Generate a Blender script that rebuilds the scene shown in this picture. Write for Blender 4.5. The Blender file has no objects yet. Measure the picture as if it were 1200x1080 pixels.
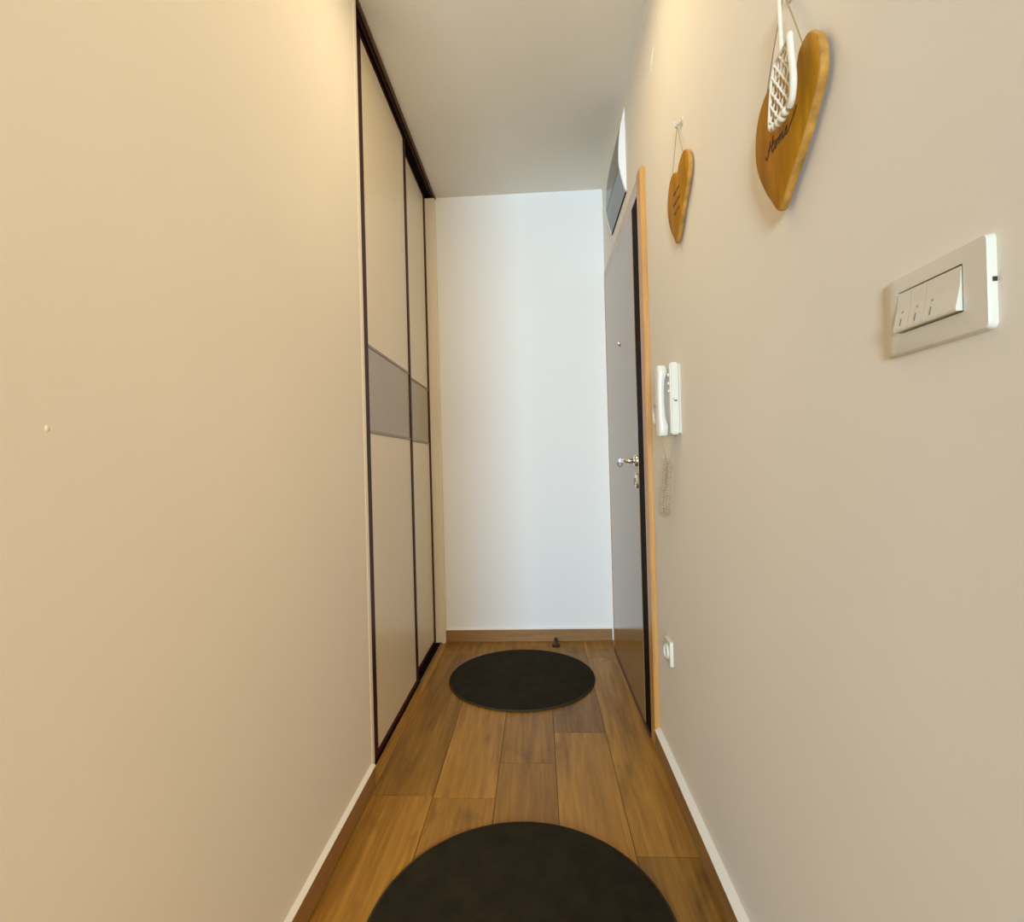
import bpy, bmesh, math, random
from mathutils import Vector, Matrix, noise
random.seed(7)
C = bpy.context.scene.collection
SC = bpy.context.scene
PI = math.pi

# ---------------------------------------------------------------- dimensions (metres; camera stands at x=0, y=0)
XL, XR, YB, H = -0.568, 0.412, 2.997, 2.618
ORG = {}

# ---------------------------------------------------------------- materials
def mat(name, col, rough=0.5, metal=0.0, spec=0.5, bump=None, var=None, trans=0.0, sheen=0.0, alpha=1.0, coat=0.0):
    m = bpy.data.materials.new(name); m.use_nodes = True
    nt = m.node_tree; b = nt.nodes['Principled BSDF']
    b.inputs['Base Color'].default_value = (*col, 1)
    b.inputs['Roughness'].default_value = rough
    b.inputs['Metallic'].default_value = metal
    b.inputs['Specular IOR Level'].default_value = spec
    b.inputs['Transmission Weight'].default_value = trans
    b.inputs['Sheen Weight'].default_value = sheen
    b.inputs['Coat Weight'].default_value = coat
    tc = nt.nodes.new('ShaderNodeTexCoord')
    if var:
        scale, amount, stretch = var
        mp = nt.nodes.new('ShaderNodeMapping'); mp.inputs['Scale'].default_value = stretch
        nt.links.new(tc.outputs['Object'], mp.inputs['Vector'])
        n = nt.nodes.new('ShaderNodeTexNoise'); n.inputs['Scale'].default_value = scale; n.inputs['Detail'].default_value = 6
        nt.links.new(mp.outputs['Vector'], n.inputs['Vector'])
        r = nt.nodes.new('ShaderNodeValToRGB')
        lo = [max(0, c * (1 - amount)) for c in col]; hi = [min(1, c * (1 + amount)) for c in col]
        r.color_ramp.elements[0].position = 0.3; r.color_ramp.elements[0].color = (*lo, 1)
        r.color_ramp.elements[1].position = 0.7; r.color_ramp.elements[1].color = (*hi, 1)
        nt.links.new(n.outputs['Fac'], r.inputs['Fac'])
        nt.links.new(r.outputs['Color'], b.inputs['Base Color'])
    if bump:
        scale, strength, dist = bump
        n2 = nt.nodes.new('ShaderNodeTexNoise'); n2.inputs['Scale'].default_value = scale; n2.inputs['Detail'].default_value = 4
        nt.links.new(tc.outputs['Object'], n2.inputs['Vector'])
        bp = nt.nodes.new('ShaderNodeBump'); bp.inputs['Strength'].default_value = strength; bp.inputs['Distance'].default_value = dist
        nt.links.new(n2.outputs['Fac'], bp.inputs['Height'])
        nt.links.new(bp.outputs['Normal'], b.inputs['Normal'])
    return m

def floor_mat():
    m = bpy.data.materials.new('oak_plank'); m.use_nodes = True
    nt = m.node_tree; N = nt.nodes; L = nt.links; b = N['Principled BSDF']
    tc = N.new('ShaderNodeTexCoord')
    at = N.new('ShaderNodeAttribute'); at.attribute_name = 'tone'
    off = N.new('ShaderNodeVectorMath'); off.operation = 'MULTIPLY_ADD'
    off.inputs[1].default_value = (7.3, 13.1, 5.7)
    L.new(at.outputs['Color'], off.inputs[0]); L.new(tc.outputs['Object'], off.inputs[2])
    mp = N.new('ShaderNodeMapping'); mp.inputs['Scale'].default_value = (16, 1.5, 1)
    L.new(off.outputs[0], mp.inputs['Vector'])
    n1 = N.new('ShaderNodeTexNoise'); n1.inputs['Scale'].default_value = 1.0; n1.inputs['Detail'].default_value = 9; n1.inputs['Distortion'].default_value = 1.1
    n1.inputs['Roughness'].default_value = 0.62
    L.new(mp.outputs[0], n1.inputs['Vector'])
    mp2 = N.new('ShaderNodeMapping'); mp2.inputs['Scale'].default_value = (90, 4, 1)
    L.new(off.outputs[0], mp2.inputs['Vector'])
    n2 = N.new('ShaderNodeTexNoise'); n2.inputs['Scale'].default_value = 1.0; n2.inputs['Detail'].default_value = 5
    L.new(mp2.outputs[0], n2.inputs['Vector'])
    mp3 = N.new('ShaderNodeMapping'); mp3.inputs['Scale'].default_value = (7, 3.2, 1)
    L.new(off.outputs[0], mp3.inputs['Vector'])
    n3 = N.new('ShaderNodeTexNoise'); n3.inputs['Scale'].default_value = 1.0; n3.inputs['Detail'].default_value = 3; n3.inputs['Distortion'].default_value = 0.6
    L.new(mp3.outputs[0], n3.inputs['Vector'])
    r = N.new('ShaderNodeValToRGB'); e = r.color_ramp.elements
    e[0].position = 0.30; e[0].color = (*FLOOR_LO, 1); e[1].position = 0.72; e[1].color = (*FLOOR_HI, 1)
    L.new(n1.outputs['Fac'], r.inputs['Fac'])
    # fine grain
    rg = N.new('ShaderNodeMapRange'); rg.inputs['From Min'].default_value = 0.3; rg.inputs['From Max'].default_value = 0.7
    rg.inputs['To Min'].default_value = 0.80; rg.inputs['To Max'].default_value = 1.12
    L.new(n2.outputs['Fac'], rg.inputs['Value'])
    # knots and darker clouds
    rk = N.new('ShaderNodeMapRange'); rk.inputs['From Min'].default_value = 0.60; rk.inputs['From Max'].default_value = 0.74
    rk.inputs['To Min'].default_value = 1.0; rk.inputs['To Max'].default_value = 0.62
    L.new(n3.outputs['Fac'], rk.inputs['Value'])
    rt = N.new('ShaderNodeMapRange'); rt.inputs['To Min'].default_value = 0.80; rt.inputs['To Max'].default_value = 1.18
    sp = N.new('ShaderNodeSeparateColor'); L.new(at.outputs['Color'], sp.inputs[0]); L.new(sp.outputs[0], rt.inputs['Value'])
    m1 = N.new('ShaderNodeMath'); m1.operation = 'MULTIPLY'; L.new(rg.outputs[0], m1.inputs[0]); L.new(rk.outputs[0], m1.inputs[1])
    m2 = N.new('ShaderNodeMath'); m2.operation = 'MULTIPLY'; L.new(m1.outputs[0], m2.inputs[0]); L.new(rt.outputs[0], m2.inputs[1])
    vm = N.new('ShaderNodeVectorMath'); vm.operation = 'SCALE'
    L.new(r.outputs['Color'], vm.inputs[0]); L.new(m2.outputs[0], vm.inputs['Scale'])
    L.new(vm.outputs[0], b.inputs['Base Color'])
    b.inputs['Roughness'].default_value = 0.42
    b.inputs['Specular IOR Level'].default_value = 0.4
    bp = N.new('ShaderNodeBump'); bp.inputs['Strength'].default_value = 0.15; bp.inputs['Distance'].default_value = 0.002
    L.new(n2.outputs['Fac'], bp.inputs['Height']); L.new(bp.outputs[0], b.inputs['Normal'])
    return m

FLOOR_LO = (0.25, 0.114, 0.010); FLOOR_HI = (0.50, 0.255, 0.042)
M = {}
M['paint'] = mat('wall_paint', (0.87, 0.81, 0.71), 0.75, spec=0.25, bump=(140, 0.12, 0.001), var=(2.2, 0.02, (1, 1, 1)))
M['paint_white'] = mat('back_wall_paint', (0.91, 0.915, 0.91), 0.75, spec=0.25, bump=(140, 0.1, 0.001))
M['ceiling'] = mat('ceiling_paint', (0.88, 0.845, 0.76), 0.85, spec=0.2, bump=(120, 0.08, 0.001))
M['floor'] = floor_mat()
M['gap'] = mat('plank_gap', (0.035, 0.018, 0.008), 0.8)
M['skirt'] = mat('skirting_wood', (0.31, 0.160, 0.050), 0.4, var=(6, 0.18, (1.2, 1.2, 12)))
M['bead'] = mat('white_sealant', (0.95, 0.93, 0.88), 0.5)
M['cream'] = mat('cream_laminate', (0.82, 0.70, 0.50), 0.32, spec=0.4, var=(1.5, 0.015, (1, 1, 1)))
M['postcream'] = mat('cream_post', (0.88, 0.81, 0.68), 0.45)
M['taupe'] = mat('taupe_glass', (0.36, 0.285, 0.19), 0.12, spec=0.5)
M['wine'] = mat('dark_wine_profile', (0.045, 0.008, 0.007), 0.5, spec=0.15, var=(3, 0.15, (1, 1, 1)))
M['track'] = mat('brown_track', (0.12, 0.072, 0.040), 0.45, spec=0.3)
M['rail'] = mat('bronze_rail', (0.24, 0.175, 0.10), 0.35, metal=0.2)
M['black'] = mat('black_gap', (0.006, 0.004, 0.004), 0.8, spec=0.05)
M['leaf'] = mat('door_veneer', (0.27, 0.150, 0.045), 0.17, spec=0.75, var=(3.5, 0.06, (6, 6, 0.6)))
M['darkedge'] = mat('door_dark_edge', (0.007, 0.004, 0.005), 0.7, spec=0.06)
M['orange'] = mat('orange_wood', (0.58, 0.30, 0.085), 0.38, var=(6, 0.14, (10, 10, 0.8)))
M['topcas'] = mat('beige_head_board', (0.50, 0.37, 0.28), 0.3, var=(6, 0.08, (10, 0.8, 10)))
M['sill'] = mat('reddish_sill', (0.10, 0.022, 0.012), 0.4)
M['chrome'] = mat('brushed_chrome', (0.78, 0.76, 0.72), 0.16, metal=1.0)
M['steel'] = mat('dark_steel', (0.10, 0.09, 0.08), 0.3, metal=0.8)
M['plastic'] = mat('white_plastic', (0.76, 0.73, 0.64), 0.32, spec=0.5)
M['ivory'] = mat('ivory_plastic', (0.76, 0.715, 0.61), 0.38, spec=0.5)
M['shell'] = mat('fuse_box_shell', (0.88, 0.88, 0.86), 0.35)
M['greydoor'] = mat('smoked_grey_plastic', (0.115, 0.125, 0.110), 0.25, var=(4, 0.1, (1, 1, 1)))
M['greylow'] = mat('blue_grey_plastic', (0.20, 0.225, 0.245), 0.3, var=(4, 0.08, (1, 1, 1)))
M['mark'] = mat('grey_print', (0.16, 0.15, 0.13), 0.6)
M['heart'] = mat('heart_wood', (0.43, 0.195, 0.008), 0.6, spec=0.1, var=(9, 0.22, (1, 6, 1)), bump=(60, 0.15, 0.001))
M['bark'] = mat('heart_wood_edge', (0.47, 0.24, 0.05), 0.7, spec=0.2, var=(50, 0.3, (1, 1, 1)), bump=(90, 0.5, 0.002))
M['burn'] = mat('burnt_lettering', (0.060, 0.020, 0.005), 0.7)
M['string'] = mat('jute_string', (0.36, 0.27, 0.15), 0.9)
M['wing'] = mat('white_cotton_cord', (0.84, 0.79, 0.66), 0.85, bump=(900, 0.4, 0.001))
M['clear'] = mat('clear_plastic', (0.95, 0.95, 0.92), 0.10, trans=0.55)
M['cord'] = mat('cream_cable', (0.47, 0.38, 0.25), 0.45)
M['rug'] = mat('charcoal_pile', (0.024, 0.0195, 0.010), 0.95, spec=0.08, sheen=0.03, var=(16, 0.24, (1, 1, 1)), bump=(420, 0.7, 0.004))
M['rugedge'] = mat('charcoal_overlock', (0.050, 0.040, 0.024), 0.9, spec=0.1)
M['rubber'] = mat('dark_brown_rubber', (0.022, 0.010, 0.006), 0.5)
M['filler'] = mat('white_filler', (0.90, 0.86, 0.76), 0.8)

# ---------------------------------------------------------------- mesh helpers
def box(bm, x0, x1, y0, y1, z0, z1, bev=0.0, seg=2, mi=0):
    vs = [bm.verts.new((x, y, z)) for x in (x0, x1) for y in (y0, y1) for z in (z0, z1)]
    fs = [bm.faces.new([vs[i] for i in q]) for q in ((0, 1, 3, 2), (4, 6, 7, 5), (0, 4, 5, 1), (2, 3, 7, 6), (0, 2, 6, 4), (1, 5, 7, 3))]
    for f in fs: f.material_index = mi
    if bev:
        es = list({e for f in fs for e in f.edges})
        bmesh.ops.bevel(bm, geom=es, offset=bev, segments=seg, affect='EDGES', clamp_overlap=True)
    return bm

def bx(*a, **k): return box(bmesh.new(), *a, **k)

def tube(bm, pts, r, n=8, closed=False, flat=1.0, flat_axis=None):
    pts = [Vector(p) for p in pts]; rings = []
    m = len(pts)
    rr = r if isinstance(r, (list, tuple)) else [r] * m
    up = None
    for i, p in enumerate(pts):
        a = pts[(i - 1) % m] if (closed or i > 0) else p
        b = pts[(i + 1) % m] if (closed or i < m - 1) else p
        t = (b - a).normalized()
        if up is None:
            up = Vector((0, 0, 1)) if abs(t.z) < 0.9 else Vector((1, 0, 0))
            if flat_axis is not None: up = Vector(flat_axis)
        s = t.cross(up)
        if s.length < 1e-6: s = t.cross(Vector((0.3, 0.5, 0.8)))
        s.normalize(); u = s.cross(t).normalized()
        if flat_axis is None: up = u
        rings.append([bm.verts.new(p + s * (rr[i] * math.cos(2 * PI * k / n)) + u * (rr[i] * flat * math.sin(2 * PI * k / n))) for k in range(n)])
    for i in range(m if closed else m - 1):
        A, B = rings[i], rings[(i + 1) % m]
        for k in range(n): bm.faces.new((A[k], A[(k + 1) % n], B[(k + 1) % n], B[k]))
    if not closed:
        bm.faces.new(list(reversed(rings[0]))); bm.faces.new(rings[-1])
    return bm

def lathe(bm, prof, c, axis='x', n=32):
    """prof = list of (radius, distance along the axis) from a centre c"""
    c = Vector(c)
    def pt(r, h, a):
        ca, sa = r * math.cos(a), r * math.sin(a)
        return c + (Vector((h, ca, sa)) if axis == 'x' else Vector((ca, h, sa)) if axis == 'y' else Vector((ca, sa, h)))
    rings = []
    for r, h in prof:
        rings.append([bm.verts.new(pt(0, h, 0))] if r < 1e-6 else [bm.verts.new(pt(r, h, 2 * PI * k / n)) for k in range(n)])
    for A, B in zip(rings, rings[1:]):
        for k in range(n):
            k2 = (k + 1) % n
            if len(A) == 1 and len(B) == 1: continue
            if len(A) == 1: bm.faces.new((A[0], B[k], B[k2]))
            elif len(B) == 1: bm.faces.new((A[k], A[k2], B[0]))
            else: bm.faces.new((A[k], A[k2], B[k2], B[k]))
    return bm

def catmull(pts, per=6, closed=False):
    out = []; n = len(pts)
    P = [Vector(p) for p in pts]
    rng = range(n) if closed else range(n - 1)
    for i in rng:
        p0 = P[(i - 1) % n] if (closed or i > 0) else P[0]
        p1 = P[i]; p2 = P[(i + 1) % n]
        p3 = P[(i + 2) % n] if (closed or i + 2 < n) else P[-1]
        for k in range(per):
            t = k / per
            out.append(0.5 * ((2 * p1) + (p2 - p0) * t + (2 * p0 - 5 * p1 + 4 * p2 - p3) * t * t + (3 * p1 - p0 - 3 * p2 + p3) * t ** 3))
    if not closed: out.append(P[-1])
    return out

def obj(name, bm, m, parent=None, org=None, smooth=None, label=None):
    bmesh.ops.recalc_face_normals(bm, faces=bm.faces)
    me = bpy.data.meshes.new(name)
    if parent is not None: o0 = ORG[parent.name]
    else: o0 = Vector(org) if org is not None else Vector((0, 0, 0))
    bmesh.ops.translate(bm, verts=bm.verts, vec=-o0)
    bm.to_mesh(me); bm.free()
    for mm in (m if isinstance(m, (list, tuple)) else [m]): me.materials.append(mm)
    if smooth is not None:
        for p in me.polygons: p.use_smooth = True
        try: me.set_sharp_from_angle(angle=math.radians(smooth))
        except Exception: pass
    o = bpy.data.objects.new(name, me); C.objects.link(o)
    if parent is not None: o.parent = parent
    else: o.location = o0
    ORG[o.name] = o0
    if label: o['label'] = label
    return o

def thing(name, loc, label, cat, group=None):
    o = bpy.data.objects.new(name, None); C.objects.link(o); o.location = loc; o.empty_display_size = 0.05
    ORG[o.name] = Vector(loc)
    return tag(o, label, cat, group)

def tag(o, label, cat, group=None):
    o['label'] = label; o['category'] = cat
    if group: o['group'] = group
    return o

def struct(o):
    o['kind'] = 'structure'; return o

# ---------------------------------------------------------------- room shell
# floor: planks running along the corridor, end joints where the photo shows them
bm = bmesh.new()
tone = bm.loops.layers.float_color.new('tone')
cols = [-1.343, -1.147, -0.951, -0.755, -0.556, -0.3585, -0.161, 0.032, 0.229, 0.425, 0.622]
joints = {3: 0.9, 4: 1.60, 5: 1.589, 6: 1.776, 7: 1.978, 8: 1.36}
extra = {7: [2.88], 8: [2.733], 6: [2.905]}
rnd = random.Random(3)
for i in range(len(cols) - 1):
    j = joints.get(i, rnd.uniform(0, 1.2))
    ys = sorted([-1.6, 3.10] + [y for y in (j - 2.4, j - 1.2, j, j + 1.2) if -1.5 < y < 3.05])
    if i in extra: ys = sorted([-1.6, 3.10, j, j - 1.0, j - 2.2] + extra[i])
    for a, b in zip(ys, ys[1:]):
        if b - a < 0.02: continue
        g = 0.0009
        before = set(bm.faces)
        box(bm, cols[i] + g, cols[i + 1] - g, a + g, b - g, -0.012, 0.0)
        t = (rnd.random(), rnd.random(), rnd.random(), 1)
        for f in bm.faces:
            if f not in before:
                for l in f.loops: l[tone] = t
before = set(bm.faces)
box(bm, cols[0], cols[-1], -1.6, 3.10, -0.05, -0.003, mi=1)
struct(obj('floor', bm, [M['floor'], M['gap']]))

struct(obj('ceiling', bx(-1.343, 0.622, -0.9, 3.10, H, H + 0.10), M['ceiling']))
wl = struct(obj('wall_left', bx(XL - 0.12, XL, 0.06, 1.646, 0, H, bev=0.003), M['paint']))
bm = bmesh.new()   # a chip of white filler on the left wall
lathe(bm, [(0.0, 0.0016), (0.0022, 0.0012), (0.0032, 0.0)], (XL - 0.0002, 0.565, 1.0943), 'x', 12)
for v in bm.verts: v.co.z = 1.0943 + (v.co.z - 1.0943) * 1.4
obj('wall_chip', bm, M['filler'], wl, smooth=60, label='small white chip of filler')
# right wall with the door opening
bm = bmesh.new()
box(bm, XR, XR + 0.14, -0.3, 1.935, 0, H)
box(bm, XR, XR + 0.14, 1.935, 2.83, 2.03, H)
box(bm, XR, XR + 0.14, 2.83, YB + 0.1, 0, H)
bmesh.ops.remove_doubles(bm, verts=bm.verts, dist=1e-5)
wr = struct(obj('wall_right', bm, M['paint']))
bm = tube(bmesh.new(), [(XR - 0.0008, 1.69, 2.385), (XR - 0.0014, 1.715, 2.362), (XR - 0.0008, 1.742, 2.343)], [0.0015, 0.003, 0.0015], 8)
obj('plaster_ridge', bm, M['paint'], wr, smooth=60)
struct(obj('wall_back', bx(-1.343, XR + 0.14, YB, YB + 0.10, 0, H), M['paint_white']))
struct(obj('wall_wardrobe_side', bx(-1.343, -1.243, 1.646, YB, 0, H), M['paint_white']))

# skirting boards with the white sealant line on top
def skirt(name, x0, x1, y0, y1, z, wedge):
    o = struct(obj(name, bx(x0, x1, y0, y1, 0.0, z, bev=0.0015), M['skirt']))
    b = bmesh.new()
    vs = [b.verts.new(v) for v in wedge]
    n = len(vs) // 2
    for k in range(n): b.faces.new((vs[k], vs[(k + 1) % n], vs[n + (k + 1) % n], vs[n + k]))
    b.faces.new(vs[:n][::-1]); b.faces.new(vs[n:])
    obj('sealant_bead', b, M['bead'], o, label='white sealant line')
    return o
zt = 0.068
skirt('baseboard_left', XL, XL + 0.012, 0.06, 1.646, zt,
      [(XL, y, z) if k == 0 else (XL + 0.0125, y, z) for y in (0.06, 1.646) for k, z in ((0, zt - 0.001), (1, zt - 0.001), (1, zt + 0.001), (0, zt + 0.008))])
skirt('baseboard_right', XR - 0.020, XR, -0.3, 1.868, zt,
      [(XR, y, z) if k == 0 else (XR - 0.0205, y, z) for y in (-0.3, 1.868) for k, z in ((0, zt - 0.001), (1, zt - 0.001), (1, zt + 0.001), (0, zt + 0.008))])
skirt('baseboard_back', -0.566, XR - 0.012, YB - 0.012, YB, 0.070,
      [(x, YB, z) if k == 0 else (x, YB - 0.0125, z) for x in (-0.566, XR - 0.012) for k, z in ((0, 0.069), (1, 0.069), (1, 0.071), (0, 0.077))])

# ---------------------------------------------------------------- entrance door in the right wall
dl = struct(obj('door_1', bx(0.390, 0.430, 2.026, 2.818, 0.012, 2.018, bev=0.0015), M['leaf'], org=(0.39, 2.4, 0.0)))
obj('lock_side_edge', bx(0.3925, 0.450, 1.936, 2.0255, 0.004, 2.022), M['darkedge'], dl, label='black steel edge on the lock side')
obj('hinge_side_edge', bx(0.393, 0.450, 2.8165, 2.829, 0.004, 2.022), M['darkedge'], dl)
obj('head_edge', bx(0.393, 0.450, 1.9365, 2.829, 2.016, 2.0245), M['darkedge'], dl)
obj('threshold', bx(0.386, 0.460, 1.94, 2.826, 0.0005, 0.015, bev=0.002), M['sill'], dl, label='dark red strip under the leaf')
# lever handle
bm = lathe(bmesh.new(), [(0, -0.010), (0.020, -0.010), (0.024, -0.006), (0.025, 0.001)], (0.390, 2.060, 1.036), 'x', 28)
hd = obj('door_handle', bm, M['chrome'], dl, smooth=40, label='polished chrome lever handle')
bm = bmesh.new()
pts = catmull([(0.384, 2.060, 1.036), (0.362, 2.060, 1.036), (0.349, 2.066, 1.0365), (0.345, 2.085, 1.037), (0.345, 2.11, 1.0375), (0.345, 2.155, 1.037)], 6)
tube(bm, pts, [0.0095] * 8 + [0.0085] * (len(pts) - 8), 12)
obj('lever', bm, M['chrome'], hd, smooth=50)
bm = lathe(bmesh.new(), [(0, -0.012), (0.010, -0.011), (0.0125, -0.004), (0.0125, 0.006), (0.009, 0.012), (0, 0.013)], (0.345, 2.158, 1.037), 'y', 20)
obj('lever_knob', bm, M['chrome'], hd, smooth=50)
bm = tube(bmesh.new(), [(0.342 + 0.0 * k, 2.172 + 0.011 * math.cos(k * PI / 10), 1.024 + 0.011 * math.sin(k * PI / 10)) for k in range(20)], 0.0013, 6, closed=True)
for v in bm.verts:  # the ring hangs turned towards the corridor
    dy = v.co.y - 2.172; v.co.y = 2.172 + dy * 0.5; v.co.x = v.co.x - dy * 0.75
obj('key_ring', bm, M['steel'], hd, smooth=60, label='thin dark metal ring')
bm = bmesh.new()
lathe(bm, [(0, -0.008), (0.010, -0.008), (0.018, -0.006), (0.021, 0.001)], (0.390, 2.060, 0.9575), 'x', 28)
for v in bm.verts: v.co.z = 0.9575 + (v.co.z - 0.9575) * 1.6
es = obj('lock_escutcheon', bm, M['chrome'], dl, smooth=40)
bm = lathe(bmesh.new(), [(0, -0.011), (0.0075, -0.011), (0.0085, -0.007), (0.0085, 0)], (0.390, 2.060, 0.9600), 'x', 18)
box(bm, 0.3775, 0.383, 2.0585, 2.0615, 0.940, 0.958)
obj('lock_cylinder', bm, M['steel'], es, smooth=40, label='dark lock cylinder')
bm = lathe(bmesh.new(), [(0, -0.004), (0.006, -0.004), (0.0075, -0.007), (0.012, -0.006), (0.014, 0.001)], (0.390, 2.405, 1.580), 'x', 24)
pp = obj('peephole', bm, M['chrome'], dl, smooth=40)
obj('peephole_lens', lathe(bmesh.new(), [(0, -0.0075), (0.004, -0.0068), (0.0062, -0.004)], (0.390, 2.405, 1.580), 'x', 18), M['black'], pp, smooth=60)
# wooden architrave
bm = bmesh.new()
box(bm, 0.393, XR + 0.001, 1.866, 1.934, 0.0005, 2.100, bev=0.003)
box(bm, 0.395, XR + 0.001, 2.8305, 2.896, 0.0005, 2.0235, bev=0.003)
tr = struct(obj('trim_1', bm, M['orange']))
obj('head_board', bx(0.395, XR + 0.001, 1.936, 2.896, 2.0255, 2.094, bev=0.003), M['topcas'], tr, label='beige board over the door')

# ---------------------------------------------------------------- sliding-door wardrobe
wd = thing('sliding_wardrobe', (-0.6, 2.3, 0), 'built-in wardrobe with two tall cream sliding doors in dark frames along the left side', 'wardrobe')
XD1, XD2 = -0.598, -0.622
def sliding_door(x, y0, y1, sn, sf, t=0.020, z0=0.012, z1=2.604):
    """cream sliding door with dark wine edge profiles, face at x"""
    xb = x - t
    b = bmesh.new()
    box(b, xb, x, y0, y0 + sn, z0, z1, bev=0.0015)
    box(b, xb, x, y1 - sf, y1, z0, z1, bev=0.0015)
    box(b, xb, x - 0.001, y0 + sn, y1 - sf, z0, z0 + 0.020)
    box(b, xb, x - 0.001, y0 + sn, y1 - sf, z1 - 0.012, z1)
    d = obj('sliding_door', b, M['wine'], wd)
    ya, yb_ = y0 + sn - 0.002, y1 - sf + 0.002
    px0, px1 = xb + 0.003, x - 0.004
    obj('lower_panel', bx(px0, px1, ya, yb_, z0 + 0.018, 1.165), M['cream'], d, label='cream panel below the taupe band')
    obj('middle_panel', bx(px0, px1, ya, yb_, 1.167, 1.476), M['taupe'], d, label='grey-taupe glass band')
    obj('upper_panel', bx(px0, px1, ya, yb_, 1.478, z1 - 0.010), M['cream'], d, label='cream panel above the taupe band')
    for z in (1.166, 1.477):
        obj('cross_rail', bx(px0, x - 0.0015, y0 + sn, y1 - sf, z - 0.006, z + 0.006, bev=0.001), M['rail'], d, label='thin bronze rail')
    return d
sliding_door(XD1, 1.725, 2.426, 0.082, 0.034, z0=0.008).__setitem__('label', 'front sliding door, the nearer and wider one')
sliding_door(XD2, 2.36, 2.956, 0.05, 0.036).__setitem__('label', 'rear sliding door, partly behind the front one')
bm = bmesh.new()
box(bm, -0.66, -0.570, 1.674, 2.995, 2.609, H - 0.0005)
tt = obj('top_track', bm, M['black'], wd)
obj('track_lip', bx(-0.5745, -0.5640, 1.674, 2.995, 2.6055, H - 0.0005, bev=0.001), M['track'], tt)
obj('track_groove_edge', bx(-0.5895, -0.5800, 1.674, 2.995, 2.6060, 2.6092), M['wine'], tt)
bm = bmesh.new()
box(bm, -0.66, -0.594, 1.674, 2.958, 0.0005, 0.007)
bt = obj('bottom_track', bm, M['black'], wd)
obj('track_lip', bx(-0.594, -0.587, 2.428, 2.958, 0.0005, 0.0068, bev=0.001), M['rail'], bt)
obj('side_post', bx(-0.66, -0.5665, 1.647, 1.673, 0.0005, H - 0.001, bev=0.002), M['postcream'], wd, label='cream post next to the near wall')
obj('side_post', bx(-0.66, -0.5665, 2.960, 2.9965, 0.0005, 2.601, bev=0.002), M['postcream'], wd, label='cream post next to the back wall')
bm = bmesh.new()
box(bm, -1.24, -0.70, 1.648, 1.666, 0.001, 2.60); box(bm, -1.24, -0.70, 2.976, 2.994, 0.001, 2.60); box(bm, -1.24, -1.222, 1.667, 2.975, 0.001, 2.60)
obj('carcass', bm, M['cream'], wd)

# ---------------------------------------------------------------- round mats
def mat_round(cx, cy, r, label):
    t = thing('round_mat', (cx, cy, 0), label, 'mat', 'round charcoal floor mats')
    b = bmesh.new()
    prof = [(r - 0.002, 0.001), (r, 0.003), (r - 0.001, 0.0085), (r - 0.004, 0.0105), (r - 0.010, 0.0108)]
    prof += [(r * k / 14 - 0.011, 0.0108) for k in range(13, 0, -1)] + [(0, 0.0108)]
    lathe(b, prof, (cx, cy, 0), 'z', 128)
    for v in b.verts:
        d = math.hypot(v.co.x - cx, v.co.y - cy)
        if v.co.z > 0.010: v.co.z += 0.0012 * noise.noise(Vector((v.co.x * 14, v.co.y * 14, 3)))
    obj('pile', b, M['rug'], t, smooth=40)
    b = tube(bmesh.new(), [(cx + (r + 0.001) * math.cos(2 * PI * k / 128), cy + (r + 0.001) * math.sin(2 * PI * k / 128), 0.0050) for k in range(128)], 0.0046, 8, closed=True)
    obj('stitched_edge', b, M['rugedge'], t, smooth=60, label='stitched rim')
mat_round(-0.067, 1.126, 0.346, 'round charcoal mat in the foreground, cut off by the bottom of the picture')
mat_round(-0.107, 2.485, 0.345, 'round charcoal mat lying whole on the planks between wardrobe and entrance door')

# door stop
ds = thing('door_stop', (0.073, 2.912, 0), 'tiny dark brown door stop on the floor below the back wall', 'door stop')
bm = lathe(bmesh.new(), [(0, 0.0005), (0.022, 0.0005), (0.023, 0.005), (0.018, 0.012), (0.010, 0.015), (0, 0.015)], (0.073, 2.905, 0), 'z', 24)
obj('base', bm, M['rubber'], ds, smooth=40)
bm = lathe(bmesh.new(), [(0, -0.010), (0.005, -0.008), (0.006, 0.010), (0.006, 0.050), (0.010, 0.051), (0.010, 0.062), (0, 0.063)], (0.073, 2.921, 0.0125), 'y', 18)
obj('buffer', bm, M['rubber'], ds, smooth=40)

# ---------------------------------------------------------------- fuse box above the door
fb = thing('fuse_box', (XR, 2.43, 2.20), 'white wall box with grey bulging cover above the entrance door', 'fuse box')
prof = [(0.001, 2.562), (0.011, 2.525), (0.021, 2.480), (0.028, 2.430), (0.0315, 2.380), (0.0325, 2.335), (0.0315, 2.312), (0.024, 2.268), (0.014, 2.228), (0.005, 2.200), (0.001, 2.198)]
y0, y1 = 2.222, 2.66
def loft(pr, ya, yb, inset):
    b = bmesh.new()
    A = [b.verts.new((XR - d, ya, z)) for d, z in pr]; B = [b.verts.new((XR - d, yb, z)) for d, z in pr]
    C2 = [b.verts.new((XR - max(d - inset, 0), ya, z)) for d, z in pr]; D = [b.verts.new((XR - max(d - inset, 0), yb, z)) for d, z in pr]
    for i in range(len(pr) - 1):
        b.faces.new((A[i], A[i + 1], B[i + 1], B[i])); b.faces.new((C2[i], D[i], D[i + 1], C2[i + 1]))
        b.faces.new((A[i], C2[i], C2[i + 1], A[i + 1])); b.faces.new((B[i], B[i + 1], D[i + 1], D[i]))
    b.faces.new((A[0], B[0], D[0], C2[0])); b.faces.new((A[-1], C2[-1], D[-1], B[-1]))
    return b
def endcap(ya, yb):
    b = bmesh.new()
    A = [b.verts.new((XR - d, ya, z)) for d, z in prof]; B = [b.verts.new((XR - d, yb, z)) for d, z in prof]
    b.faces.new(A); b.faces.new(B[::-1])
    for i in range(len(prof)): b.faces.new((A[i], B[i], B[(i + 1) % len(prof)], A[(i + 1) % len(prof)]))
    return b
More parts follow.
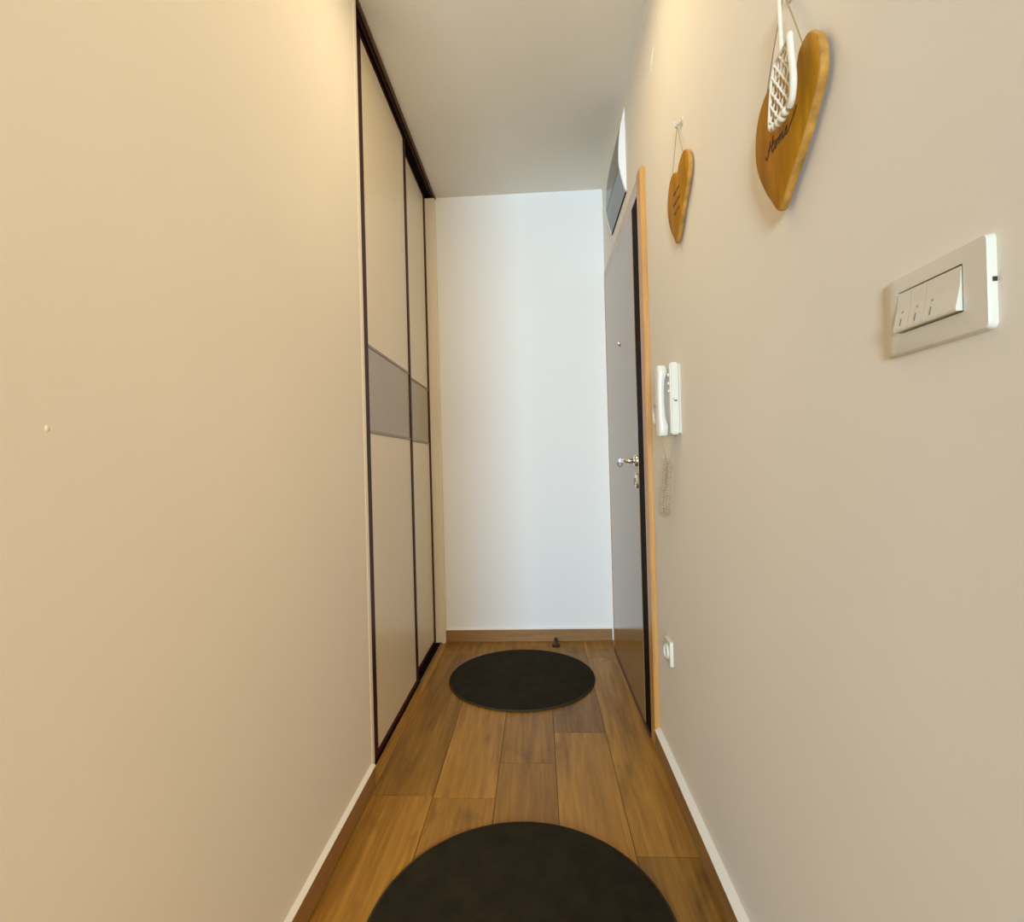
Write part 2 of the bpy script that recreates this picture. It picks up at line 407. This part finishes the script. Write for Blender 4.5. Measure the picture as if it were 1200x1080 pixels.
obj('side_cheek', endcap(y0, y0 + 0.014), M['shell'], fb, label='white side')
obj('side_cheek', endcap(y1 - 0.014, y1), M['shell'], fb, label='white side')
obj('back_plate', bx(XR - 0.0045, XR, y0 + 0.014, y1 - 0.014, 2.21, 2.55), M['shell'], fb)
up = [(d - 0.001 if d > 0.004 else d, z) for d, z in prof[:7]]
lo = [(0.0295, 2.309), (0.0230, 2.268), (0.013, 2.228), (0.004, 2.200)]
obj('upper_flap', loft(up, y0 + 0.014, y1 - 0.014, 0.004), M['greydoor'], fb, smooth=30, label='dark grey upper flap')
obj('lower_cover', loft(lo, y0 + 0.014, y1 - 0.014, 0.004), M['greylow'], fb, smooth=30, label='blue-grey lower cover')
obj('shadow_gap_bar', bx(XR - 0.0055, XR - 0.001, y0 + 0.012, y1 - 0.012, 2.1955, 2.199), M['black'], fb)  # black bar stands in for the shadow gap along the lower edge

# ---------------------------------------------------------------- intercom
ic = thing('intercom', (XR, 1.53, 1.11), 'white wall telephone of the intercom beside the entrance door', 'intercom')
ba = obj('base', bx(0.384, 0.409, 1.492, 1.588, 1.110, 1.318, bev=0.004, seg=3), M['plastic'], ic)
obj('wall_plate', bx(0.4085, XR, 1.488, 1.592, 1.112, 1.312, bev=0.001), M['ivory'], ba)
for z in (1.283, 1.258, 1.236):
    obj('button', lathe(bmesh.new(), [(0, -0.005), (0.0045, -0.0045), (0.005, 0.001)], (0.384, 1.506, z), 'x', 16), M['plastic'], ba, smooth=50)
bm = bmesh.new(); box(bm, 0.3915, 0.393, 1.4915, 1.4925, 1.209, 1.214); box(bm, 0.3945, 0.403, 1.4915, 1.4925, 1.205, 1.2095)
obj('printed_mark', bm, M['mark'], ba, label='small grey printed mark')
bm = bmesh.new()   # handset: bar with thicker ear and mouth ends
prof_h = []
zs = [1.1075, 1.112, 1.135, 1.160, 1.20, 1.24, 1.27, 1.292, 1.307, 1.3115]
wid = [0.020, 0.0225, 0.0235, 0.0215, 0.019, 0.0195, 0.0215, 0.0235, 0.0225, 0.020]
bk = [0.3775, 0.380, 0.3825, 0.375, 0.373, 0.373, 0.375, 0.3825, 0.380, 0.3775]
rings = []
for z, w, xb in zip(zs, wid, bk):
    ring = []
    for k in range(16):
        a = 2 * PI * k / 16
        cx_, sy_ = math.cos(a), math.sin(a)
        sg = lambda v: math.copysign(abs(v) ** 0.55, v)
        xm, hx = (0.3515 + xb) / 2, (xb - 0.3515) / 2
        ring.append(bm.verts.new((xm + hx * sg(cx_), 1.528 + w * sg(sy_), z)))
    rings.append(ring)
for A, B in zip(rings, rings[1:]):
    for k in range(16): bm.faces.new((A[k], A[(k + 1) % 16], B[(k + 1) % 16], B[k]))
bm.faces.new(rings[0]); bm.faces.new(rings[-1])
hs = obj('handset', bm, M['plastic'], ic, smooth=45)
# coiled cord: straight from the handset, coil hanging in a U, straight up to the base
path = catmull([(0.368, 1.530, 1.108), (0.375, 1.540, 1.06), (0.385, 1.570, 1.035), (0.390, 1.610, 0.985), (0.392, 1.655, 0.93), (0.393, 1.680, 0.885), (0.3935, 1.660, 0.866),
                (0.394, 1.610, 0.875), (0.394, 1.585, 0.93), (0.394, 1.570, 0.99), (0.394, 1.550, 1.035), (0.396, 1.530, 1.075), (0.397, 1.525, 1.112)], 10)
def resample(p, step):
    out = [p[0]]; acc = 0.0
    for a, b in zip(p, p[1:]):
        d = (b - a).length; s = step - acc
        while s <= d:
            out.append(a + (b - a) * (s / d)); s += step
        acc = d - (s - step)
    return out
fine = resample(path, 0.0007)
L = len(fine); coil = []
straight = int(L * 0.13)
tail = int(L * 0.86)
for i, p in enumerate(fine):
    a = fine[max(i - 3, 0)]; b_ = fine[min(i + 3, L - 1)]
    t = (b_ - a).normalized(); s = t.cross(Vector((1, 0, 0))).normalized(); u = s.cross(t)
    k = min(1, max(0, (i - straight) / 12)) * min(1, max(0, (tail - i) / 12))
    ph = 2 * PI * i / 12.5
    coil.append(p + (s * math.cos(ph) + u * math.sin(ph)) * 0.0068 * k)
obj('coiled_cord', tube(bmesh.new(), coil, 0.0014, 6), M['cord'], ic, smooth=60, label='cream coiled cord')

# small round cover near the door frame, half behind the handset
wc = thing('wall_cover', (XR, 1.777, 1.155), 'small white round wall cover showing behind the intercom, next to the door frame', 'wall cover')
bm = bmesh.new()
lathe(bm, [(0.038, 0.0), (0.040, -0.006), (0.037, -0.010), (0.033, -0.010), (0.031, -0.005), (0.031, 0.0)], (XR, 1.777, 1.195), 'x', 36)
obj('rim', bm, M['ivory'], wc, smooth=40)
obj('cap', lathe(bmesh.new(), [(0, -0.0045), (0.0312, -0.0035), (0.0312, 0)], (XR, 1.777, 1.195), 'x', 36), M['ivory'], wc, smooth=40)

# ---------------------------------------------------------------- plates helper (frustum plate on the right wall)
def plate(bm, y0, y1, z0, z1, xw, xf, ins_y, ins_z, corner=0.006, open_=None):
    def ring(x, ya, yb, za, zb, c, n=5):
        pts = []
        for (cy, cz, a0) in ((yb - c, zb - c, 0), (ya + c, zb - c, PI / 2), (ya + c, za + c, PI), (yb - c, za + c, 1.5 * PI)):
            for k in range(n): 
                a = a0 + PI / 2 * k / (n - 1); pts.append(bm.verts.new((x, cy + c * math.cos(a), cz + c * math.sin(a))))
        return pts
    R = [ring(xw, y0, y1, z0, z1, corner), ring(xw + (xf - xw) * 0.45, y0 + ins_y[0] * 0.15, y1 - ins_y[1] * 0.15, z0 + ins_z * 0.15, z1 - ins_z * 0.15, corner),
         ring(xw + (xf - xw) * 0.93, y0 + ins_y[0] * 0.8, y1 - ins_y[1] * 0.8, z0 + ins_z * 0.8, z1 - ins_z * 0.8, corner * 0.8),
         ring(xf, y0 + ins_y[0], y1 - ins_y[1], z0 + ins_z, z1 - ins_z, corner * 0.7)]
    if open_:
        a, b, c, d = open_
        R.append(ring(xf, a, b, c, d, 0.0012)); R.append(ring(xw, a, b, c, d, 0.0012))
    n = len(R[0])
    for A, B in zip(R, R[1:]):
        for k in range(n): bm.faces.new((A[k], A[(k + 1) % n], B[(k + 1) % n], B[k]))
    if not open_: bm.faces.new(R[-1])
    return bm

# light switch with three rockers
sw = thing('light_switch', (XR, 0.54, 1.149), 'cream wall switch plate with three rockers on the right wall nearest the camera', 'light switch')
K = 0.4045 / 0.3985      # front elements keep their direction from the door side while lying closer to the wall
ky = lambda y: y * K
kz = lambda z: 1.04 + (z - 1.04) * K
bm = plate(bmesh.new(), 0.4765, 0.6190, 1.1485, 1.2350, XR, 0.4045, (0.0015, 0.018), 0.002, 0.006, (ky(0.4965), ky(0.5835), kz(1.1695), kz(1.2145)))
fp = obj('frame_plate', bm, M['ivory'], sw, smooth=35)
obj('screw_slot', bx(0.4080, 0.4115, 0.4758, 0.4768, 1.1905, 1.1945), M['steel'], fp)
obj('mounting_insert', bx(0.4095, 0.4115, ky(0.4970), ky(0.5830), kz(1.1700), kz(1.2140)), M['mark'], sw)
for ya, yb in ((0.5622, 0.5822), (0.5405, 0.5616), (0.4980, 0.5399)):
    b = bmesh.new()
    vs = []
    for y in (ya, yb):
        vs.append([b.verts.new((x, ky(y), kz(z))) for x, z in ((0.4095, 1.2128), (0.4045, 1.2128), (0.4030, 1.195), (0.3982, 1.1735), (0.3986, 1.1710), (0.4095, 1.1710))])
    for k in range(6): b.faces.new((vs[0][k], vs[0][(k + 1) % 6], vs[1][(k + 1) % 6], vs[1][k]))
    b.faces.new(vs[0]); b.faces.new(vs[1][::-1])
    bmesh.ops.recalc_face_normals(b, faces=b.faces)
    rk = obj('rocker', b, M['ivory'], sw)
    ym = ky(yb - 0.0095 if yb - ya > 0.03 else (ya + yb) / 2)
    fx = lambda z: 0.3982 + (z - kz(1.1735)) / (kz(1.195) - kz(1.1735)) * 0.0048
    b = bmesh.new()
    za, zb, zc = kz(1.1765), kz(1.1845), kz(1.1912)
    tube(b, [(fx(za), ym, za), (fx(zb), ym, zb)], 0.0006, 6)
    tube(b, [(fx(zc + 0.0011 * math.sin(k * PI / 6)), ym + 0.0011 * math.cos(k * PI / 6), zc + 0.0011 * math.sin(k * PI / 6)) for k in range(12)], 0.00026, 5, closed=True)
    obj('printed_mark', b, M['mark'], rk, label='small printed line and ring')

# wall socket low on the right wall
so = thing('wall_socket', (XR, 1.69, 0.372), 'small white wall socket low on the right wall by the door frame', 'wall socket')
bm = plate(bmesh.new(), 1.655, 1.735, 0.3735, 0.4550, XR, 0.4025, (0.003, 0.003), 0.003, 0.007)
obj('frame_plate', bm, M['plastic'], so, smooth=35)
bm = lathe(bmesh.new(), [(0.024, 0.0005), (0.024, -0.006), (0.021, -0.0065), (0.019, -0.002), (0, -0.002)], (0.4025, 1.695, 0.4145), 'x', 32)
obj('socket_well', bm, M['plastic'], so, smooth=35)
bm = bmesh.new()
for dy in (-0.0095, 0.0095): lathe(bm, [(0, -0.0004), (0.0026, -0.0004), (0.0026, 0.0005)], (0.4005, 1.695 + dy, 0.4145), 'x', 12)
obj('pin_holes', bm, M['black'], so)

# ---------------------------------------------------------------- wooden hearts
def heart_board(parent, outline, xf, xb, per=5, grow=0.0):
    """outline = list of (y, z) seen from the corridor"""
    P = [Vector((xf, y, z)) for y, z in outline]
    pts = catmull(P, per, True)
    cy = sum(p.y for p in pts) / len(pts); cz = sum(p.z for p in pts) / len(pts)
    def ring(bm, x, off):
        n = len(pts); out = []
        for i, p in enumerate(pts):
            t = (pts[(i + 1) % n] - pts[i - 1]).normalized()
            nn = Vector((0, t.z, -t.y))
            if nn.dot(Vector((0, p.y - cy, p.z - cz))) < 0 : sgn = -1
            else: sgn = 1
            out.append((x, p.y + NS * nn.y * off, p.z + NS * nn.z * off))
        return [bm.verts.new(o) for o in out]
    area = sum(pts[i].y * pts[(i + 1) % len(pts)].z - pts[(i + 1) % len(pts)].y * pts[i].z for i in range(len(pts)))
    NS = 1 if area > 0 else -1
    b = bmesh.new()
    R = [ring(b, xf, -0.002), ring(b, xf + 0.0012, 0.0), ring(b, xf + (xb - xf) * 0.4, 0.0010 + grow), ring(b, xb - 0.003, -0.0002 + grow), ring(b, xb, -0.002)]
    for q in R[2:4]:
        for v in q:
            v.co += Vector((0, 1, 1)) * 0.0012 * noise.noise(Vector((v.co.y * 90, v.co.z * 90, v.co.x * 60)))
    n = len(pts)
    for A, B in zip(R, R[1:]):
        for k in range(n):
            f = b.faces.new((A[k], A[(k + 1) % n], B[(k + 1) % n], B[k])); f.material_index = 1
    for ringv, flip in ((R[0], False), (R[-1], True)):
        es = []
        for k in range(n):
            e = b.edges.get((ringv[k], ringv[(k + 1) % n])); es.append(e)
        bmesh.ops.triangle_fill(b, edges=es, use_beauty=True)
    return obj('board', b, [M['heart'], M['bark']], parent, smooth=35)

big = thing('wooden_heart', (XR, 0.83, 1.43), 'large wooden heart with a burnt script word, hanging nearest the light switch', 'wall decoration', 'wooden hearts on the right wall')
out_big = [(0.8356, 1.4306), (0.8600, 1.4590), (0.8803, 1.4855), (0.9055, 1.5309), (0.9115, 1.5666), (0.9060, 1.6000), (0.8900, 1.6250), (0.8620, 1.6400), (0.8300, 1.6370), (0.8030, 1.6200),
           (0.7850, 1.6010), (0.7690, 1.6080), (0.7600, 1.6240), (0.7440, 1.6305), (0.7290, 1.6280), (0.7130, 1.6110), (0.7050, 1.5780), (0.7110, 1.5490), (0.7300, 1.5230), (0.7591, 1.4897), (0.7907, 1.4628), (0.8200, 1.4370)]
heart_board(big, out_big, 0.3915, 0.4050)
XT = 0.3913
def tube_strokes(strokes, y0, z0, sc, r):
    b = bmesh.new()
    for s in strokes:
        tube(b, catmull([(XT, y0 - u * sc, z0 + v * sc) for u, v in s], 5), r, 6, flat=1.0)
    for v in b.verts: v.co.x = XT + (v.co.x - XT) * 0.35
    return b
H_ = [[(-3, 6), (-3, 1), (1, -1), (6, 4), (10, 13), (13, 21)], [(24, 23), (20, 14), (18, 5), (19, 0), (23, 1)], [(5, 9), (12, 12), (20, 11), (27, 14)]]
o_ = [[(23, 1), (28, 4), (33, 9), (30, 10), (27, 5), (29, 0), (33, 1), (35, 6), (33, 10), (39, 8)]]
m_ = [[(39, 8), (41, 10), (41, 0)], [(41, 3), (45, 10), (48, 9), (47, 0)], [(47, 3), (51, 10), (54, 9), (53, 2), (55, 0), (60, 3)]]
e_ = [[(60, 3), (66, 6), (67, 10), (64, 10), (62, 5), (64, 0), (70, 1), (79, 7), (90, 15), (97, 21)]]
obj('lettering', tube_strokes(H_ + o_ + m_ + e_, 0.8670, 1.5315, 0.00102, 0.00165), M['burn'], big, smooth=60, label='dark burnt script reading Home')
bm = bmesh.new()
tube(bm, [(0.402, 0.8200, 1.7600), (0.399, 0.850, 1.698), (0.3975, 0.8790, 1.634)], 0.0011, 6)
tube(bm, [(0.402, 0.8180, 1.7600), (0.399, 0.788, 1.701), (0.3975, 0.7560, 1.628)], 0.0011, 6)
obj('hanging_string', bm, M['string'], big, smooth=60)

small = thing('wooden_heart', (XR, 1.44, 1.63), 'smaller wooden heart hanging on a clear hook between the door frame and the larger heart', 'wall decoration', 'wooden hearts on the right wall')
out_small = [(1.4350, 1.6350), (1.4620, 1.6620), (1.4895, 1.6947), (1.5100, 1.7350), (1.5168, 1.7661), (1.5100, 1.7980), (1.4930, 1.8230), (1.4700, 1.8370), (1.4400, 1.8330),
             (1.4090, 1.8160), (1.3900, 1.8290), (1.3620, 1.8385), (1.3330, 1.8330), (1.3110, 1.8120), (1.3040, 1.7800), (1.3150, 1.7550), (1.3386, 1.7270), (1.3653, 1.7020), (1.4050, 1.6570)]
heart_board(small, out_small, 0.3965, 0.4080)
XT = 0.3963
rows = []
for k, (ua, ub, v) in enumerate(((4, 62, 54), (0, 66, 26), (8, 58, 0))):
    s = []; u = ua; i = 0
    while u < ub: s.append((u, v + (3.2 if i % 2 else -3.2) + 1.2 * math.sin(u * 0.7))); u += 3.1; i += 1
    rows += [s[:len(s) // 2], s[len(s) // 2 + 1:]]
obj('lettering', tube_strokes(rows, 1.452, 1.7180, 0.001, 0.0011), M['burn'], small, smooth=60, label='three dark unreadable handwritten lines')
bm = bmesh.new()
tube(bm, [(0.4040, 1.4225, 1.9520), (0.4020, 1.4775, 1.8330)], 0.0010, 6)
tube(bm, [(0.4040, 1.4215, 1.9520), (0.4020, 1.3621, 1.8360)], 0.0010, 6)
obj('hanging_string', bm, M['string'], small, smooth=60)

# clear adhesive hooks
def hook(y, z, label, sep, tip=None):
    t = thing('adhesive_hook', (XR, y, z - 0.01), label, 'hook', 'clear hooks on the right wall')
    b = bmesh.new()
    lathe(b, [(0.0, -0.003), (0.009, -0.0028), (0.011, 0.0)], (XR, y - sep, z - 0.008), 'x', 20)
    obj('pad', b, M['clear'], t, smooth=40)
    b = tube(bmesh.new(), catmull([(XR - 0.002, y - sep, z - 0.008), (XR - 0.006, y - sep * 0.5, z - 0.007), (XR - 0.008, y, z - 0.004), (XR - 0.012, y, z - 0.007)] + (tip or [(XR - 0.015, y, z), (XR - 0.0145, y, z + 0.006)]), 5), 0.0028, 10)
    obj('peg', b, M['clear'], t, smooth=50)
hook(1.422, 1.956, 'clear plastic hook above the smaller wooden heart', 0.022)
hook(0.819, 1.764, 'clear plastic hook above the larger wooden heart, at the top edge of the picture', 0.004, [(XR - 0.018, 0.813, 1.754), (XR - 0.025, 0.811, 1.754), (XR - 0.027, 0.8105, 1.760)])

# white openwork wing in front of the big heart
XW = 0.3745
wg = thing('wing_ornament', (XW, 0.78, 1.54), 'white openwork wing-shaped cord ornament hanging in front of the larger wooden heart', 'ornament')
poly = [(0.747, 1.634), (0.744, 1.613), (0.740, 1.582), (0.741, 1.563), (0.748, 1.548), (0.7553, 1.542), (0.7653, 1.541), (0.776, 1.541), (0.787, 1.541), (0.797, 1.542), (0.8072, 1.5465), (0.8165, 1.549),
        (0.8177, 1.560), (0.8140, 1.5859), (0.8060, 1.6150), (0.7941, 1.6340), (0.7790, 1.6335), (0.764, 1.6350), (0.7540, 1.6380)]
def clip(p0, d):
    ts = []
    n = len(poly)
    for i in range(n):
        a = poly[i]; b = poly[(i + 1) % n]
        ex, ez = b[0] - a[0], b[1] - a[1]
        den = d[0] * ez - d[1] * ex
        if abs(den) < 1e-9: continue
        t = ((a[0] - p0[0]) * ez - (a[1] - p0[1]) * ex) / den
        s = ((a[0] - p0[0]) * d[1] - (a[1] - p0[1]) * d[0]) / den
        if 0 <= s < 1: ts.append(t)
    ts.sort(); return list(zip(ts[0::2], ts[1::2]))
bm = bmesh.new()
for sgn, xo in ((1, 0.0), (-1, 0.0016)):
    d = (math.sin(sgn * 0.62), math.cos(0.62))
    nrm = (d[1], -d[0])
    for k in range(-14, 15):
        p0 = (0.78 + nrm[0] * k * 0.0142, 1.585 + nrm[1] * k * 0.0142)
        for a, b in clip(p0, d):
            if b - a < 0.004: continue
            pts = []
            m_n = max(2, int((b - a) / 0.006))
            for i in range(m_n + 1):
                t = a + (b - a) * i / m_n
                pts.append((XW + xo + 0.0012 * math.sin(t * 420 + k * 2), p0[0] + d[0] * t, p0[1] + d[1] * t))
            tube(bm, pts, 0.0019, 7)
obj('openwork', bm, M['wing'], wg, smooth=60)
rim = catmull([(XW - 0.002, 0.7450, 1.6400), (XW - 0.002, 0.7425, 1.6130), (XW - 0.002, 0.7385, 1.5818), (XW - 0.002, 0.7385, 1.5628), (XW - 0.001, 0.7450, 1.5470), (XW, 0.7540, 1.5415)], 6)
obj('rim', tube(bmesh.new(), rim, [0.0035] + [0.0050] * 20 + [0.0048] * (len(rim) - 21), 10), M['wing'], wg, smooth=60)
lrim = catmull([(XW, 0.8168, 1.5480), (XW, 0.8177, 1.5600), (XW, 0.8135, 1.5859), (XW, 0.8055, 1.6160), (XW, 0.7935, 1.6350), (XW, 0.7740, 1.6350), (XW, 0.7600, 1.6370), (XW, 0.7470, 1.6400)], 6)
obj('far_rim', tube(bmesh.new(), lrim, 0.0028, 8), M['wing'], wg, smooth=60)
for y, z, r in ((0.7660, 1.5420, 0.0062), (0.7765, 1.5400, 0.0062), (0.7875, 1.5405, 0.0062), (0.7985, 1.5420, 0.0060), (0.8085, 1.5455, 0.0056)):
    b = bmesh.new(); bmesh.ops.create_uvsphere(b, u_segments=16, v_segments=10, radius=r)
    bmesh.ops.translate(b, verts=b.verts, vec=(XW - 0.0005, y, z)); obj('knot', b, M['wing'], wg, smooth=60)
bm = bmesh.new()
tube(bm, [(0.3905, 0.8110, 1.7560), (0.3825, 0.7920, 1.6960), (XW, 0.7735, 1.6345)], 0.0032, 8)
tube(bm, [(0.3905, 0.8130, 1.7560), (0.3830, 0.7950, 1.6960), (XW + 0.001, 0.7780, 1.6345)], 0.0022, 8)
obj('ribbon', bm, M['wing'], wg, smooth=60)

# ---------------------------------------------------------------- light
def area(name, loc, target, sx, sy, power, col, spread=180, shape='RECTANGLE'):
    l = bpy.data.lights.new(name, 'AREA'); l.shape = shape; l.size = sx; l.size_y = sy; l.energy = power; l.color = col; l.spread = math.radians(spread)
    o = bpy.data.objects.new(name, l); C.objects.link(o); o.location = loc
    o.rotation_euler = (Vector(target) - Vector(loc)).to_track_quat('-Z', 'Y').to_euler()
    return o
area('ceiling_lamp_light', (-0.05, 1.40, 2.56), (-0.05, 1.40, 0), 0.46, 0.46, 4.1, (1.0, 0.78, 0.45), 180, 'DISK')
area('window_daylight', (-0.98, -5.0, 1.35), (0.15, 3.0, 1.25), 0.9, 1.6, 162, (0.70, 0.88, 1.0), 120)
area('warm_fill_light', (1.0, -2.6, 1.9), (-0.2, 2.0, 1.4), 0.6, 0.8, 69, (1.0, 0.77, 0.50), 150)  # added unseen warm fill for the far corridor and the left wall
w = bpy.data.worlds.new('room_beyond'); SC.world = w; w.use_nodes = True
bg = w.node_tree.nodes['Background']; bg.inputs['Color'].default_value = (1.0, 0.86, 0.68, 1); bg.inputs['Strength'].default_value = 0.02

# ---------------------------------------------------------------- camera
yaw, pitch, roll = 0.05137729804728919, 0.004025094468414175, -0.02663833114975288
fw = Vector((-math.sin(yaw) * math.cos(pitch), math.cos(yaw) * math.cos(pitch), math.sin(pitch)))
r0 = Vector((math.cos(yaw), math.sin(yaw), 0)); u0 = r0.cross(fw)
r = r0 * math.cos(roll) + u0 * math.sin(roll); u = -r0 * math.sin(roll) + u0 * math.cos(roll)
cd = bpy.data.cameras.new('camera'); cam = bpy.data.objects.new('camera', cd); C.objects.link(cam)
cd.sensor_fit = 'HORIZONTAL'; cd.sensor_width = 36; cd.lens = 18.0; cd.clip_start = 0.01; cd.clip_end = 50
cam.matrix_world = Matrix(((r.x, u.x, -fw.x, 0), (r.y, u.y, -fw.y, 0), (r.z, u.z, -fw.z, 1.04), (0, 0, 0, 1)))
SC.camera = cam
vs = SC.view_settings
SC.display_settings.display_device = 'sRGB'
vs.view_transform = 'Standard'; vs.look = 'None'; vs.gamma = 1; vs.use_curve_mapping = False; vs.exposure = 0.0
